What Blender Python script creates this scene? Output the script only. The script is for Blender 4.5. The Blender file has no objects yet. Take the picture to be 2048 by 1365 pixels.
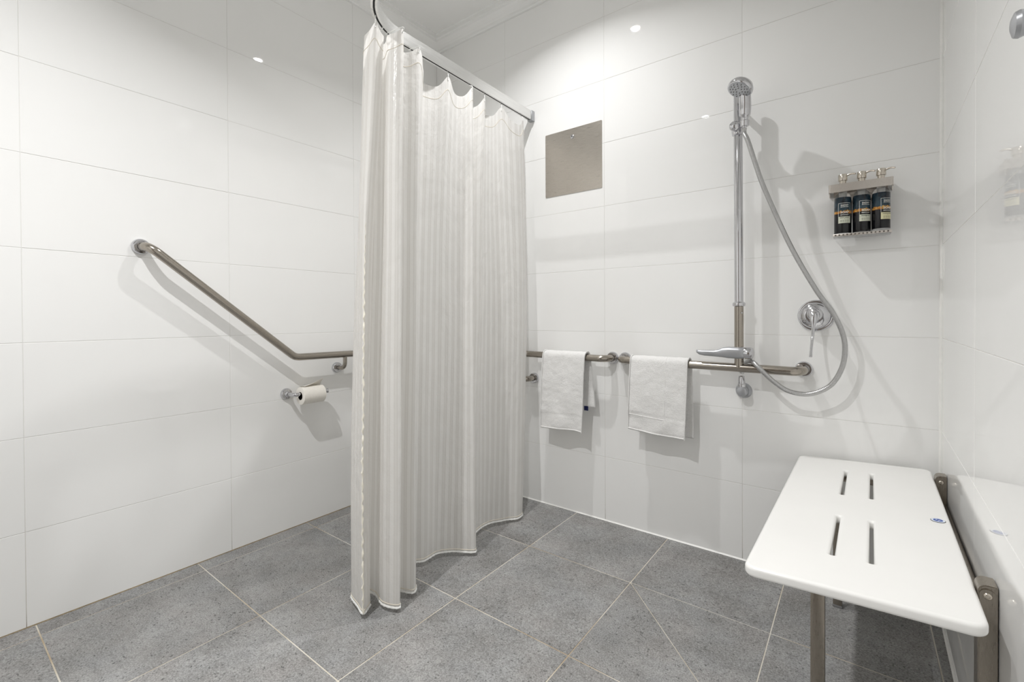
import bpy, bmesh, math, random
import numpy as np
from mathutils import Vector, Matrix, noise

random.seed(7)
scene = bpy.context.scene
COL = scene.collection
PI = math.pi
def fint(u, a, b): return float(np.interp(u, a, b))

# ------------------------------------------------------------------ camera
CAM = Vector((2.1003, -2.0113, 0.9821))
YAW, PITCH, ROLL, FPX, SHY = -0.6473, -0.0084, 0.0048, 915.559, -42.354
fwd = Vector((math.sin(YAW) * math.cos(PITCH), math.cos(YAW) * math.cos(PITCH), math.sin(PITCH)))
rt = Vector((math.cos(YAW), -math.sin(YAW), 0))
dn = -(rt.cross(fwd))
rr = math.cos(ROLL) * rt + math.sin(ROLL) * dn
dd = -math.sin(ROLL) * rt + math.cos(ROLL) * dn
cam_d = bpy.data.cameras.new('camera')
cam_d.sensor_fit = 'HORIZONTAL'
cam_d.sensor_width = 36.0
cam_d.lens = FPX / 2048 * 36.0
cam_d.shift_y = SHY / 2048
cam_d.clip_start = 0.02
cam = bpy.data.objects.new('camera', cam_d)
m = Matrix.Identity(4)
for i in range(3):
    m[i][0] = rr[i]; m[i][1] = -dd[i]; m[i][2] = -fwd[i]; m[i][3] = CAM[i]
cam.matrix_world = m
COL.objects.link(cam)
scene.camera = cam

# ------------------------------------------------------------------ world, exposure
w = bpy.data.worlds.new('world'); scene.world = w
w.use_nodes = True
w.node_tree.nodes['Background'].inputs[0].default_value = (0.0, 0.0, 0.0, 1)
w.node_tree.nodes['Background'].inputs[1].default_value = 0.0
vs = scene.view_settings
vs.view_transform = 'Standard'; vs.look = 'None'; vs.gamma = 1.0; vs.use_curve_mapping = False
vs.exposure = 0.26
LAMP_POWER = (8.0, 20.5)
LAMP_SPREAD = 130
LAMPS = [(1.05, -0.60), (1.06, -2.12)]
scene.cycles.max_bounces = 14
scene.cycles.diffuse_bounces = 9
scene.cycles.glossy_bounces = 5
scene.cycles.sample_clamp_indirect = 6.0
scene.cycles.blur_glossy = 0.5

# ------------------------------------------------------------------ dimensions
W = 2.3164            # back wall length
K = 0.0187            # the right wall is slightly out of square
CEIL = 2.68
YF = -3.0             # wall behind the camera

# ------------------------------------------------------------------ materials
MATS = {}
def new_mat(name):
    mt = bpy.data.materials.new(name); mt.use_nodes = True
    MATS[name] = mt
    nt = mt.node_tree
    return mt, nt, nt.nodes['Principled BSDF']
def node(nt, t, **kw):
    n = nt.nodes.new(t)
    for k_, v in kw.items(): setattr(n, k_, v)
    return n
def math_n(nt, op, a, b=None):
    n = node(nt, 'ShaderNodeMath', operation=op)
    for i_, x in enumerate((a, b)):
        if x is None: continue
        if isinstance(x, (int, float)): n.inputs[i_].default_value = x
        else: nt.links.new(x, n.inputs[i_])
    return n.outputs[0]
def ramp(nt, fac, stops, interp='LINEAR'):
    r = node(nt, 'ShaderNodeValToRGB'); r.color_ramp.interpolation = interp
    e = r.color_ramp.elements
    while len(e) < len(stops): e.new(0.5)
    for i_, (p, c) in enumerate(stops):
        e[i_].position = p; e[i_].color = (*c, 1) if len(c) == 3 else c
    nt.links.new(fac, r.inputs[0]); return r.outputs[0]
def noise_n(nt, vec, scale, detail=3, rough=0.55):
    n = node(nt, 'ShaderNodeTexNoise'); n.inputs['Scale'].default_value = scale
    n.inputs['Detail'].default_value = detail; n.inputs['Roughness'].default_value = rough
    if vec is not None: nt.links.new(vec, n.inputs['Vector'])
    return n.outputs['Fac']
def pos(nt): return node(nt, 'ShaderNodeNewGeometry').outputs['Position']
def mapping(nt, vec, scale):
    n = node(nt, 'ShaderNodeMapping'); n.inputs['Scale'].default_value = scale
    nt.links.new(vec, n.inputs['Vector']); return n.outputs[0]
def bump(nt, bsdf, h, strength, dist):
    b = node(nt, 'ShaderNodeBump'); b.inputs['Strength'].default_value = strength
    b.inputs['Distance'].default_value = dist
    nt.links.new(h, b.inputs['Height']); nt.links.new(b.outputs[0], bsdf.inputs['Normal'])
def mix_col(nt, fac, a, b, blend='MIX'):
    n = node(nt, 'ShaderNodeMix', data_type='RGBA', blend_type=blend)
    for s, x in ((n.inputs['Factor'], fac), (n.inputs[6], a), (n.inputs[7], b)):
        if isinstance(x, (int, float)): s.default_value = x
        elif isinstance(x, tuple): s.default_value = (*x, 1)
        else: nt.links.new(x, s)
    return n.outputs[2]
def simple(name, col, rough=0.5, metal=0.0, spec=0.5, nz=0.03, nscale=40.0):
    mt, nt, b = new_mat(name)
    n = noise_n(nt, pos(nt), nscale, 2)
    lo = tuple(max(0, c * (1 - nz)) for c in col); hi = tuple(min(1, c * (1 + nz)) for c in col)
    nt.links.new(ramp(nt, n, [(0.3, lo), (0.7, hi)]), b.inputs['Base Color'])
    b.inputs['Roughness'].default_value = rough; b.inputs['Metallic'].default_value = metal
    b.inputs['Specular IOR Level'].default_value = spec
    return mt

simple('tile_white', (0.87, 0.87, 0.86), 0.018, nz=0.01, nscale=3)
simple('paint_white', (0.90, 0.90, 0.89), 0.6, nz=0.01, nscale=3)
simple('chrome', (0.62, 0.62, 0.64), 0.07, 1.0, nz=0.01)
simple('lever_grey', (0.44, 0.45, 0.47), 0.32, 0.7)
simple('seat_white', (0.88, 0.875, 0.855), 0.22, nz=0.008, nscale=8)
simple('black', (0.01, 0.01, 0.01), 0.5)
simple('white_plastic', (0.8, 0.8, 0.78), 0.35)
simple('sealant', (0.88, 0.875, 0.85), 0.4)
simple('paper', (0.86, 0.83, 0.77), 0.9, nz=0.03, nscale=120)
simple('cardboard', (0.42, 0.36, 0.3), 0.9)
simple('navy', (0.006, 0.012, 0.09), 0.7)
simple('logo_blue', (0.03, 0.09, 0.36), 0.35)
simple('logo_white', (0.75, 0.8, 0.9), 0.35)
simple('print_white', (0.85, 0.85, 0.8), 0.5)
simple('print_cream', (0.66, 0.68, 0.56), 0.5)
simple('print_yellow', (0.74, 0.70, 0.45), 0.5)
simple('print_dark', (0.03, 0.03, 0.03), 0.5)
simple('stitch', (0.72, 0.66, 0.56), 0.8)
simple('seam_cream', (0.86, 0.82, 0.72), 0.6)
simple('stained_grout', (0.22, 0.17, 0.10), 0.8, nz=0.3, nscale=30)
simple('timber', (0.20, 0.17, 0.145), 0.45, nz=0.25, nscale=14)
simple('rubber_grey', (0.2, 0.2, 0.2), 0.6)
simple('dark_slot', (0.012, 0.012, 0.012), 0.7)

def stainless(name, col, rough, vec_scale):
    mt, nt, b = new_mat(name)
    v = mapping(nt, pos(nt), vec_scale)
    n = noise_n(nt, v, 1.0, 4, 0.7)
    nt.links.new(ramp(nt, n, [(0.25, tuple(c * 0.88 for c in col)), (0.75, tuple(min(1, c * 1.1) for c in col))]), b.inputs['Base Color'])
    nt.links.new(ramp(nt, n, [(0.2, (rough * 0.75,) * 3), (0.8, (rough * 1.25,) * 3)]), b.inputs['Roughness'])
    b.inputs['Metallic'].default_value = 1.0
    bump(nt, b, n, 0.03, 0.0003)
stainless('stainless_pipe', (0.40, 0.365, 0.32), 0.20, (300, 300, 300))
stainless('stainless_post', (0.34, 0.305, 0.26), 0.30, (500, 500, 40))
stainless('stainless_plate', (0.58, 0.54, 0.49), 0.30, (25, 25, 700))
stainless('stainless_pump', (0.62, 0.57, 0.50), 0.22, (900, 900, 30))
stainless('rack_steel', (0.62, 0.58, 0.54), 0.30, (900, 900, 900))
stainless('track_aluminium', (0.80, 0.80, 0.79), 0.32, (200, 10, 600))

# hose: fine spiral-wound metal
mt, nt, b = new_mat('hose_metal')
b.inputs['Metallic'].default_value = 0.85; b.inputs['Roughness'].default_value = 0.28
b.inputs['Base Color'].default_value = (0.50, 0.50, 0.50, 1)
uv = node(nt, 'ShaderNodeUVMap').outputs[0]
wv = node(nt, 'ShaderNodeTexWave'); wv.inputs['Scale'].default_value = 60.0; wv.bands_direction = 'X'
nt.links.new(uv, wv.inputs['Vector'])
bump(nt, b, wv.outputs['Fac'], 0.35, 0.0008)

# lamp lens
mt, nt, b = new_mat('lamp_lens')
b.inputs['Emission Color'].default_value = (1, 0.98, 0.95, 1); b.inputs['Emission Strength'].default_value = 30.0

# wall grout: pale, stained brown in blotches low down
mt, nt, b = new_mat('grout_wall')
p = pos(nt)
sep = node(nt, 'ShaderNodeSeparateXYZ'); nt.links.new(p, sep.inputs[0])
n = noise_n(nt, p, 18, 4, 0.7)
zz = math_n(nt, 'ADD', sep.outputs[2], math_n(nt, 'MULTIPLY', n, 0.12))
stain = ramp(nt, zz, [(0.07, (0.16, 0.11, 0.06)), (0.13, (0.60, 0.57, 0.52)), (0.5, (0.75, 0.74, 0.72))])
nt.links.new(stain, b.inputs['Base Color']); b.inputs['Roughness'].default_value = 0.8

# floor grout: cream, yellowed in places
mt, nt, b = new_mat('grout_floor')
n = noise_n(nt, pos(nt), 3.0, 4, 0.6)
nt.links.new(ramp(nt, n, [(0.35, (0.38, 0.30, 0.20)), (0.52, (0.60, 0.56, 0.48)), (0.7, (0.66, 0.64, 0.60))]), b.inputs['Base Color'])
b.inputs['Roughness'].default_value = 0.8

# floor tile: mottled grey stone look with dark pits and pale grain
mt, nt, b = new_mat('tile_floor')
p = pos(nt)
oi = node(nt, 'ShaderNodeObjectInfo')
off = node(nt, 'ShaderNodeVectorMath', operation='SCALE'); off.inputs[3].default_value = 7.0
comb = node(nt, 'ShaderNodeCombineXYZ')
for i_ in range(3): nt.links.new(oi.outputs['Random'], comb.inputs[i_])
nt.links.new(comb.outputs[0], off.inputs[0])
add = node(nt, 'ShaderNodeVectorMath', operation='ADD'); nt.links.new(p, add.inputs[0]); nt.links.new(off.outputs[0], add.inputs[1])
pv = add.outputs[0]
big = noise_n(nt, pv, 5.0, 5, 0.65)
base = ramp(nt, big, [(0.30, (0.21, 0.207, 0.20)), (0.5, (0.285, 0.283, 0.278)), (0.70, (0.37, 0.368, 0.362))])
fine = noise_n(nt, pv, 230, 4, 0.75)
mid = noise_n(nt, pv, 48, 4, 0.7)
base = mix_col(nt, 0.8, base, ramp(nt, mid, [(0.32, (0.74, 0.74, 0.735)), (0.5, (0.97, 0.97, 0.97)), (0.68, (1.0, 1.0, 1.0))]), 'MULTIPLY')
base = mix_col(nt, 0.9, base, ramp(nt, fine, [(0.36, (0.50, 0.495, 0.49)), (0.5, (0.98, 0.98, 0.98)), (0.60, (1.0, 1.0, 1.0))]), 'MULTIPLY')
grain = ramp(nt, fine, [(0.54, (0, 0, 0)), (0.66, (1, 1, 1))])
base = mix_col(nt, math_n(nt, 'MULTIPLY', grain, 0.45), base, (0.55, 0.55, 0.545))
spk = noise_n(nt, pv, 120, 2, 0.5)
patch = noise_n(nt, pv, 8.0, 3, 0.6)
pit = math_n(nt, 'LESS_THAN', spk, math_n(nt, 'ADD', 0.255, math_n(nt, 'MULTIPLY', patch, 0.16)))
base = mix_col(nt, math_n(nt, 'MULTIPLY', pit, 0.72), base, (0.05, 0.05, 0.05))
hue = noise_n(nt, pv, 7.5, 2)
base = mix_col(nt, 0.35, base, ramp(nt, hue, [(0.35, (0.93, 0.96, 1.0)), (0.5, (1, 1, 1)), (0.65, (1.0, 0.95, 0.93))]), 'MULTIPLY')
nt.links.new(base, b.inputs['Base Color'])
nt.links.new(ramp(nt, fine, [(0.3, (0.55,) * 3), (0.7, (0.36,) * 3)]), b.inputs['Roughness'])
hsum = math_n(nt, 'SUBTRACT', fine, math_n(nt, 'MULTIPLY', pit, 0.5))
bump(nt, b, hsum, 0.15, 0.0008)

# curtain: vertical satin stripes, thin enough to pass light
mt, nt, b = new_mat('curtain_cloth')
uvn = node(nt, 'ShaderNodeUVMap').outputs[0]
sp = node(nt, 'ShaderNodeSeparateXYZ'); nt.links.new(uvn, sp.inputs[0])
fr = math_n(nt, 'FRACT', math_n(nt, 'MULTIPLY', sp.outputs[0], 36.0))
s1 = math_n(nt, 'GREATER_THAN', fr, 0.52)
fr2 = math_n(nt, 'FRACT', math_n(nt, 'MULTIPLY', sp.outputs[0], 108.0))
s2 = math_n(nt, 'MULTIPLY', math_n(nt, 'GREATER_THAN', fr2, 0.6), 0.35)
st = math_n(nt, 'MINIMUM', math_n(nt, 'ADD', s1, s2), 1.0)
colr = mix_col(nt, st, (0.815, 0.80, 0.775), (0.915, 0.905, 0.885))
nt.links.new(colr, b.inputs['Base Color'])
nt.links.new(ramp(nt, st, [(0.0, (0.62,) * 3), (1.0, (0.27,) * 3)]), b.inputs['Roughness'])
b.inputs['Specular IOR Level'].default_value = 0.6
b.inputs['Sheen Weight'].default_value = 0.15
wr = noise_n(nt, mapping(nt, uvn, (9, 5, 1)), 2.2, 4, 0.6)
bump(nt, b, wr, 0.5, 0.014)
tr = node(nt, 'ShaderNodeBsdfTranslucent'); nt.links.new(colr, tr.inputs[0])
mx = node(nt, 'ShaderNodeMixShader'); mx.inputs[0].default_value = 0.45
nt.links.new(b.outputs[0], mx.inputs[1]); nt.links.new(tr.outputs[0], mx.inputs[2])
nt.links.new(mx.outputs[0], nt.nodes['Material Output'].inputs[0])

# terry towel
mt, nt, b = new_mat('terry')
p = pos(nt)
n1 = noise_n(nt, p, 420, 2, 0.7); n2 = noise_n(nt, p, 35, 4, 0.6)
nt.links.new(ramp(nt, n1, [(0.3, (0.78, 0.775, 0.76)), (0.6, (0.90, 0.895, 0.885))]), b.inputs['Base Color'])
b.inputs['Roughness'].default_value = 0.95; b.inputs['Sheen Weight'].default_value = 0.3
bump(nt, b, math_n(nt, 'ADD', math_n(nt, 'MULTIPLY', n1, 0.6), n2), 0.8, 0.005)

# bottle sleeve: night-blue sky, orange ridge, black foot
mt, nt, b = new_mat('bottle_sleeve')
p = pos(nt)
sep = node(nt, 'ShaderNodeSeparateXYZ'); nt.links.new(p, sep.inputs[0])
nzx = noise_n(nt, mapping(nt, p, (1, 1, 0)), 110, 4, 0.7)
z = sep.outputs[2]
zr = math_n(nt, 'DIVIDE', math_n(nt, 'SUBTRACT', z, 1.262), 0.123)
ridge_hi = math_n(nt, 'ADD', 0.545, math_n(nt, 'MULTIPLY', nzx, 0.15))
sky_n = noise_n(nt, mapping(nt, p, (1, 1, 0.4)), 70, 4, 0.7)
sky = mix_col(nt, ramp(nt, zr, [(0.55, (0, 0, 0)), (1.0, (1, 1, 1))]), (0.040, 0.075, 0.095), (0.011, 0.030, 0.050))
sky = mix_col(nt, ramp(nt, sky_n, [(0.45, (0, 0, 0)), (0.6, (1, 1, 1))]), sky, (0.008, 0.012, 0.018))
or_c = ramp(nt, noise_n(nt, p, 160, 3), [(0.35, (0.38, 0.12, 0.012)), (0.6, (0.62, 0.36, 0.08)), (0.75, (0.72, 0.58, 0.28))])
is_hi = math_n(nt, 'GREATER_THAN', zr, ridge_hi)
is_or = math_n(nt, 'GREATER_THAN', zr, math_n(nt, 'ADD', 0.515, math_n(nt, 'MULTIPLY', sky_n, 0.06)))
c1 = mix_col(nt, is_or, (0.006, 0.006, 0.008), or_c)
c2 = mix_col(nt, is_hi, c1, sky)
nt.links.new(c2, b.inputs['Base Color']); b.inputs['Roughness'].default_value = 0.18

mt, nt, b = new_mat('clear_plastic')
b.inputs['Base Color'].default_value = (0.9, 0.9, 0.9, 1); b.inputs['Roughness'].default_value = 0.08
b.inputs['Transmission Weight'].default_value = 0.85; b.inputs['IOR'].default_value = 1.3

# ------------------------------------------------------------------ mesh helpers
def root_loc(o):
    while o.parent: o = o.parent
    return Vector(o.location)
def link(name, me, mat, parent=None, smooth=True, origin=None):
    """world-space mesh -> object; the mesh is moved so that it sits in its parent's frame"""
    o = bpy.data.objects.new(name, me)
    COL.objects.link(o)
    if parent is not None:
        o.parent = parent; L = root_loc(parent)
        me.transform(Matrix.Translation(-L))
    elif origin is not None:
        me.transform(Matrix.Translation(-Vector(origin))); o.location = origin
    if mat: me.materials.append(MATS[mat])
    for f in me.polygons: f.use_smooth = smooth
    return o
def finish(bm, name, mat, parent=None, smooth=True, origin=None, autosharp=True):
    bmesh.ops.recalc_face_normals(bm, faces=bm.faces)
    if autosharp and smooth:
        for e in bm.edges:
            if len(e.link_faces) == 2 and e.calc_face_angle(0) > math.radians(38): e.smooth = False
    me = bpy.data.meshes.new(name); bm.to_mesh(me); bm.free()
    return link(name, me, mat, parent, smooth, origin)
def thing(name, loc, label, cat, group=None):
    o = bpy.data.objects.new(name, None); o.empty_display_size = 0.05
    COL.objects.link(o); o.location = loc
    return tag(o, label, cat, group)
def tag(o, label, cat, group=None):
    o['label'] = label; o['category'] = cat
    if group: o['group'] = group
    return o
def struct(o, label=None, cat=None):
    o['kind'] = 'structure'
    if label: o['label'] = label
    if cat: o['category'] = cat
    return o

def add_box(bm, lo, hi, bev=0.0, seg=2):
    lo = Vector(lo); hi = Vector(hi)
    r = bmesh.ops.create_cube(bm, size=1.0)
    vs_ = r['verts']
    c = (lo + hi) / 2; d = hi - lo
    for v in vs_: v.co = Vector((v.co.x * d.x, v.co.y * d.y, v.co.z * d.z)) + c
    if bev > 0:
        es = list({e for v in vs_ for e in v.link_edges})
        bmesh.ops.bevel(bm, geom=es, offset=bev, segments=seg, profile=0.5, affect='EDGES')
def frames(pts):
    T = []
    n = len(pts)
    for i_ in range(n):
        a = pts[max(i_ - 1, 0)]; c = pts[min(i_ + 1, n - 1)]
        T.append((c - a).normalized())
    ref = Vector((0, 0, 1)) if abs(T[0].z) < 0.9 else Vector((1, 0, 0))
    N = (ref - ref.dot(T[0]) * T[0]).normalized()
    out = []
    for i_ in range(n):
        N = (N - N.dot(T[i_]) * T[i_]).normalized()
        out.append((T[i_], N, T[i_].cross(N)))
    return out
def add_tube(bm, pts, r, seg=16, caps=True, uv=False):
    pts = [Vector(p_) for p_ in pts]
    rs = r if isinstance(r, (list, tuple)) else [r] * len(pts)
    fr_ = frames(pts); rings = []
    L = [0.0]
    for i_ in range(1, len(pts)): L.append(L[-1] + (pts[i_] - pts[i_ - 1]).length)
    for i_, p_ in enumerate(pts):
        _, N, B = fr_[i_]
        rings.append([bm.verts.new(p_ + rs[i_] * (math.cos(2 * PI * j / seg) * N + math.sin(2 * PI * j / seg) * B)) for j in range(seg)])
    ul = bm.loops.layers.uv.verify() if uv else None
    for i_ in range(len(rings) - 1):
        for j in range(seg):
            f = bm.faces.new((rings[i_][j], rings[i_][(j + 1) % seg], rings[i_ + 1][(j + 1) % seg], rings[i_ + 1][j]))
            if uv:
                for l_, (a, c_) in zip(f.loops, ((L[i_], j), (L[i_], j + 1), (L[i_ + 1], j + 1), (L[i_ + 1], j))):
                    l_[ul].uv = (a, c_ / seg)
    if caps:
        bm.faces.new(list(reversed(rings[0]))); bm.faces.new(rings[-1])
def add_lathe(bm, origin, axis, prof, seg=32):
    """prof: list of (radius, distance along axis)"""
    origin = Vector(origin); axis = Vector(axis).normalized()
    ref = Vector((0, 0, 1)) if abs(axis.z) < 0.9 else Vector((1, 0, 0))
    U = (ref - ref.dot(axis) * axis).normalized(); V = axis.cross(U)
    rings = []
    for r_, h in prof:
        if r_ < 1e-6: rings.append([bm.verts.new(origin + axis * h)])
        else: rings.append([bm.verts.new(origin + axis * h + r_ * (math.cos(2 * PI * j / seg) * U + math.sin(2 * PI * j / seg) * V)) for j in range(seg)])
    for a, c in zip(rings[:-1], rings[1:]):
        for j in range(seg):
            j2 = (j + 1) % seg
            if len(a) == 1 and len(c) == 1: continue
            if len(a) == 1: bm.faces.new((a[0], c[j2], c[j]))
            elif len(c) == 1: bm.faces.new((a[j], a[j2], c[0]))
            else: bm.faces.new((a[j], a[j2], c[j2], c[j]))
    if len(rings[0]) > 1: bm.faces.new(list(reversed(rings[0])))
    if len(rings[-1]) > 1: bm.faces.new(rings[-1])
def fillet(pts, rad, n=8):
    pts = [Vector(p_) for p_ in pts]; out = [pts[0]]
    for i_ in range(1, len(pts) - 1):
        r_ = rad[i_ - 1] if isinstance(rad, (list, tuple)) else rad
        a, b_, c = pts[i_ - 1], pts[i_], pts[i_ + 1]
        u = (a - b_).normalized(); v = (c - b_).normalized()
        th = u.angle(v); d = min(r_ / math.tan(th / 2), (a - b_).length * 0.49, (c - b_).length * 0.49)
        R_ = d * math.tan(th / 2)
        cen = b_ + (u + v).normalized() * (R_ / math.sin(th / 2))
        s = b_ + u * d - cen; e = b_ + v * d - cen; ang = s.angle(e)
        for k_ in range(n + 1):
            t = k_ / n
            out.append(cen + (math.sin((1 - t) * ang) * s + math.sin(t * ang) * e) / math.sin(ang))
    out.append(pts[-1]); return out
def catmull(P, n=10):
    P = [Vector(p_) for p_ in P]; out = []
    Q = [2 * P[0] - P[1]] + P + [2 * P[-1] - P[-2]]
    for i_ in range(1, len(Q) - 2):
        a, b_, c, d = Q[i_ - 1:i_ + 3]
        for k_ in range(n):
            t = k_ / n
            out.append(0.5 * ((2 * b_) + (c - a) * t + (2 * a - 5 * b_ + 4 * c - d) * t * t + (3 * b_ - a - 3 * c + d) * t ** 3))
    out.append(P[-1]); return out
def tube_part(name, pts, r, mat, parent, seg=20, **kw):
    bm = bmesh.new(); add_tube(bm, pts, r, seg, **kw); return finish(bm, name, mat, parent)
def lathe_part(name, org, axis, prof, mat, parent, seg=32):
    bm = bmesh.new(); add_lathe(bm, org, axis, prof, seg); return finish(bm, name, mat, parent)
def box_part(name, lo, hi, mat, parent, bev=0.001, seg=2):
    bm = bmesh.new(); add_box(bm, lo, hi, bev, seg); return finish(bm, name, mat, parent)
def flange(parent, org, axis, R_=0.0285, rp=0.016):
    """stepped chrome cover ring of a grab rail"""
    return lathe_part('flange', org, axis, [(R_, 0.0), (R_, 0.006), (R_ - 0.0015, 0.0115), (R_ - 0.004, 0.0140), (rp + 0.0035, 0.0140),
                                            (rp + 0.0022, 0.0105), (rp - 0.002, 0.0105), (rp - 0.002, 0.0)], 'chrome', parent, 40)

# ------------------------------------------------------------------ tiled shell
TILE_CACHE = {}
def tile_mesh(w_, h_, mat, depth=0.004, bev=0.0008):
    key = (round(w_, 4), round(h_, 4), mat)
    if key not in TILE_CACHE:
        bm = bmesh.new(); add_box(bm, (0, 0, -depth), (w_, h_, 0), bev, 1)
        bmesh.ops.recalc_face_normals(bm, faces=bm.faces)
        me = bpy.data.meshes.new('tile'); bm.to_mesh(me); bm.free()
        me.materials.append(MATS[mat]); TILE_CACHE[key] = me
    return TILE_CACHE[key]
def lay_tiles(parent, O, U, V, us, vs_, gap, mat, tilt=0.0, skip=()):
    """tiles between successive grid lines us x vs_ in the plane O + u U + v V; outward normal U x V"""
    O = Vector(O); U = Vector(U).normalized(); V = Vector(V).normalized(); N = U.cross(V)
    L = root_loc(parent)
    for i_ in range(len(us) - 1):
        for j in range(len(vs_) - 1):
            if (i_, j) in skip: continue
            wu = us[i_ + 1] - us[i_] - gap; hv = vs_[j + 1] - vs_[j] - gap
            me = tile_mesh(wu, hv, mat)
            o = bpy.data.objects.new('tile', me); COL.objects.link(o); o.parent = parent
            org = O + U * (us[i_] + gap / 2) + V * (vs_[j] + gap / 2) - L
            M = Matrix.Identity(4)
            for r_ in range(3): M[r_][0] = U[r_]; M[r_][1] = V[r_]; M[r_][2] = N[r_]; M[r_][3] = org[r_]
            if tilt:
                M = M @ Matrix.Translation((wu / 2, hv / 2, 0)) @ Matrix.Rotation(random.gauss(0, tilt), 4, 'X') @ Matrix.Rotation(random.gauss(0, tilt * 0.5), 4, 'Y') @ Matrix.Translation((-wu / 2, -hv / 2, 0))
            o.matrix_local = M
def slab(name, lo, hi, mat, label, cat):
    bm = bmesh.new(); add_box(bm, lo, hi)
    o = finish(bm, name, mat, None, False, origin=((lo[0] + hi[0]) / 2, (lo[1] + hi[1]) / 2, lo[2]))
    return struct(o, label, cat)
REC = 0.0011
rows = [0.0] + [0.3043 + 0.3 * i_ for i_ in range(7)] + [2.4043, CEIL]

floor = slab('floor', (-0.12, YF - 0.1, -0.1), (W + 0.1, 0.12, -REC), 'grout_floor', 'grey stone-look tiled floor with pale grout lines', 'floor')
TF = 0.4515
fx = [0.0, 0.0795, 0.531, 0.9825, 1.434, 1.8855, 2.2835, 2.3164]
fy_lines = [0.0, 0.4161] + [0.4161 + TF * i_ for i_ in range(1, 6)] + [-YF]
# the tile cut along the fall to the drain is laid as two triangles
fys = [-y for y in fy_lines][::-1]
cut = (4, len(fys) - 3)
lay_tiles(floor, (0, 0, 0), (1, 0, 0), (0, 1, 0), fx, fys, 0.0036, 'tile_floor', 0.0, skip=(cut,))
x0, x1, y1, y0 = 1.434 + 0.0018, 1.8855 - 0.0018, -0.4161 - 0.0018, -0.4161 - TF + 0.0018
g = 0.0011
for tri in (((x0 + 2 * g, y1), (x1, y1), (x1, y0 + 2 * g)), ((x0, y1 - 2 * g), (x1 - 2 * g, y0), (x0, y0))):
    bm = bmesh.new()
    top = [bm.verts.new((a, c, 0)) for a, c in tri]; bot = [bm.verts.new((a, c, -0.004)) for a, c in tri]
    bm.faces.new(top); bm.faces.new(bot[::-1])
    for i_ in range(3): bm.faces.new((top[i_], bot[i_], bot[(i_ + 1) % 3], top[(i_ + 1) % 3]))
    finish(bm, 'tile', 'tile_floor', floor, False)

wall_left = slab('wall_left', (-0.12, YF - 0.1, 0), (-REC, 0.12, CEIL), 'grout_wall', 'glossy white large-format tiled wall behind the angled grab rail', 'wall')
ly = [0.0, 0.597, 1.1937, 1.7908, 2.388, 2.985 + 0.015]
lay_tiles(wall_left, (0, YF, 0), (0, 1, 0), (0, 0, 1), [YF * -1 - y for y in ly][::-1], rows, 0.0013, 'tile_white', 0.0009)
wall_back = slab('wall_back', (-REC, REC, 0), (W + 0.1, 0.12, CEIL), 'grout_wall', 'glossy white tiled wall carrying the shower fittings', 'wall')
lay_tiles(wall_back, (0, 0, 0), (1, 0, 0), (0, 0, 1), [0.0, 0.538, 1.135, 1.732, W], rows, 0.0013, 'tile_white', 0.0009)
# right wall, slightly out of square: built about its own direction
th = math.atan(K)
dR = Vector((-K, -1, 0)).normalized()      # along the wall towards the camera
nR = Vector((-1, K, 0)).normalized()       # into the room
OR = Vector((W, 0, 0))
def RW(s, t, z): return OR + dR * s + nR * t + Vector((0, 0, z))
bm = bmesh.new()
quad = [RW(-0.0, -REC, 0), RW(3.1, -REC, 0), RW(3.1, -0.12, 0), RW(-0.0, -0.12, 0)]
b0 = [bm.verts.new(v) for v in quad]; t0 = [bm.verts.new(v + Vector((0, 0, CEIL))) for v in quad]
bm.faces.new(b0); bm.faces.new(t0)
for i_ in range(4): bm.faces.new((b0[i_], b0[(i_ + 1) % 4], t0[(i_ + 1) % 4], t0[i_]))
wall_right = struct(finish(bm, 'wall_right', 'grout_wall', None, False, origin=RW(1.5, 0, 0)), 'glossy white tiled wall beside the folding seat', 'wall')
lay_tiles(wall_right, RW(0, 0, 0), dR, (0, 0, 1), [0.0, 0.594, 1.191, 1.788, 2.385, 2.99], rows, 0.0013, 'tile_white', 0.0006)
wall_front = slab('wall_front', (-0.12, YF - 0.1, 0), (W + 0.05, YF, CEIL), 'paint_white', 'plain white wall behind the camera', 'wall')
ceiling = slab('ceiling', (-0.12, YF - 0.1, CEIL), (W + 0.1, 0.12, CEIL + 0.08), 'paint_white', 'flat white plaster ceiling', 'ceiling')
# stepped plaster cornice; (out from wall, down from ceiling)
prof = [(0.0, 0.072), (0.012, 0.072), (0.012, 0.062), (0.022, 0.058), (0.034, 0.048), (0.042, 0.036), (0.048, 0.026), (0.058, 0.022), (0.058, 0.012), (0.078, 0.010), (0.078, 0.0), (0.0, 0.0)]
def cornice(name, A, B, inward, label):
    A = Vector(A); B = Vector(B); inward = Vector(inward)
    d = (B - A).normalized()
    bm = bmesh.new(); r1 = []; r2 = []
    for o_, h in prof:
        r1.append(bm.verts.new(A + inward * o_ + d * o_ + Vector((0, 0, CEIL - h))))
        r2.append(bm.verts.new(B + inward * o_ - d * o_ + Vector((0, 0, CEIL - h))))
    n_ = len(prof)
    for i_ in range(n_): bm.faces.new((r1[i_], r1[(i_ + 1) % n_], r2[(i_ + 1) % n_], r2[i_]))
    bm.faces.new(r1); bm.faces.new(r2)
    struct(finish(bm, name, 'paint_white', None, False, origin=(A + B) / 2 + Vector((0, 0, CEIL - 0.07))), label, 'cornice')
cornice('trim_1', (0, YF, 0), (0, 0, 0), (1, 0, 0), 'stepped white cornice along the left wall')
cornice('trim_2', (0, 0, 0), (W, 0, 0), (0, -1, 0), 'stepped white cornice above the shower wall')
cornice('trim_3', RW(0, 0, 0), RW(2.98, 0, 0), nR, 'stepped white cornice along the seat wall')
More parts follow.
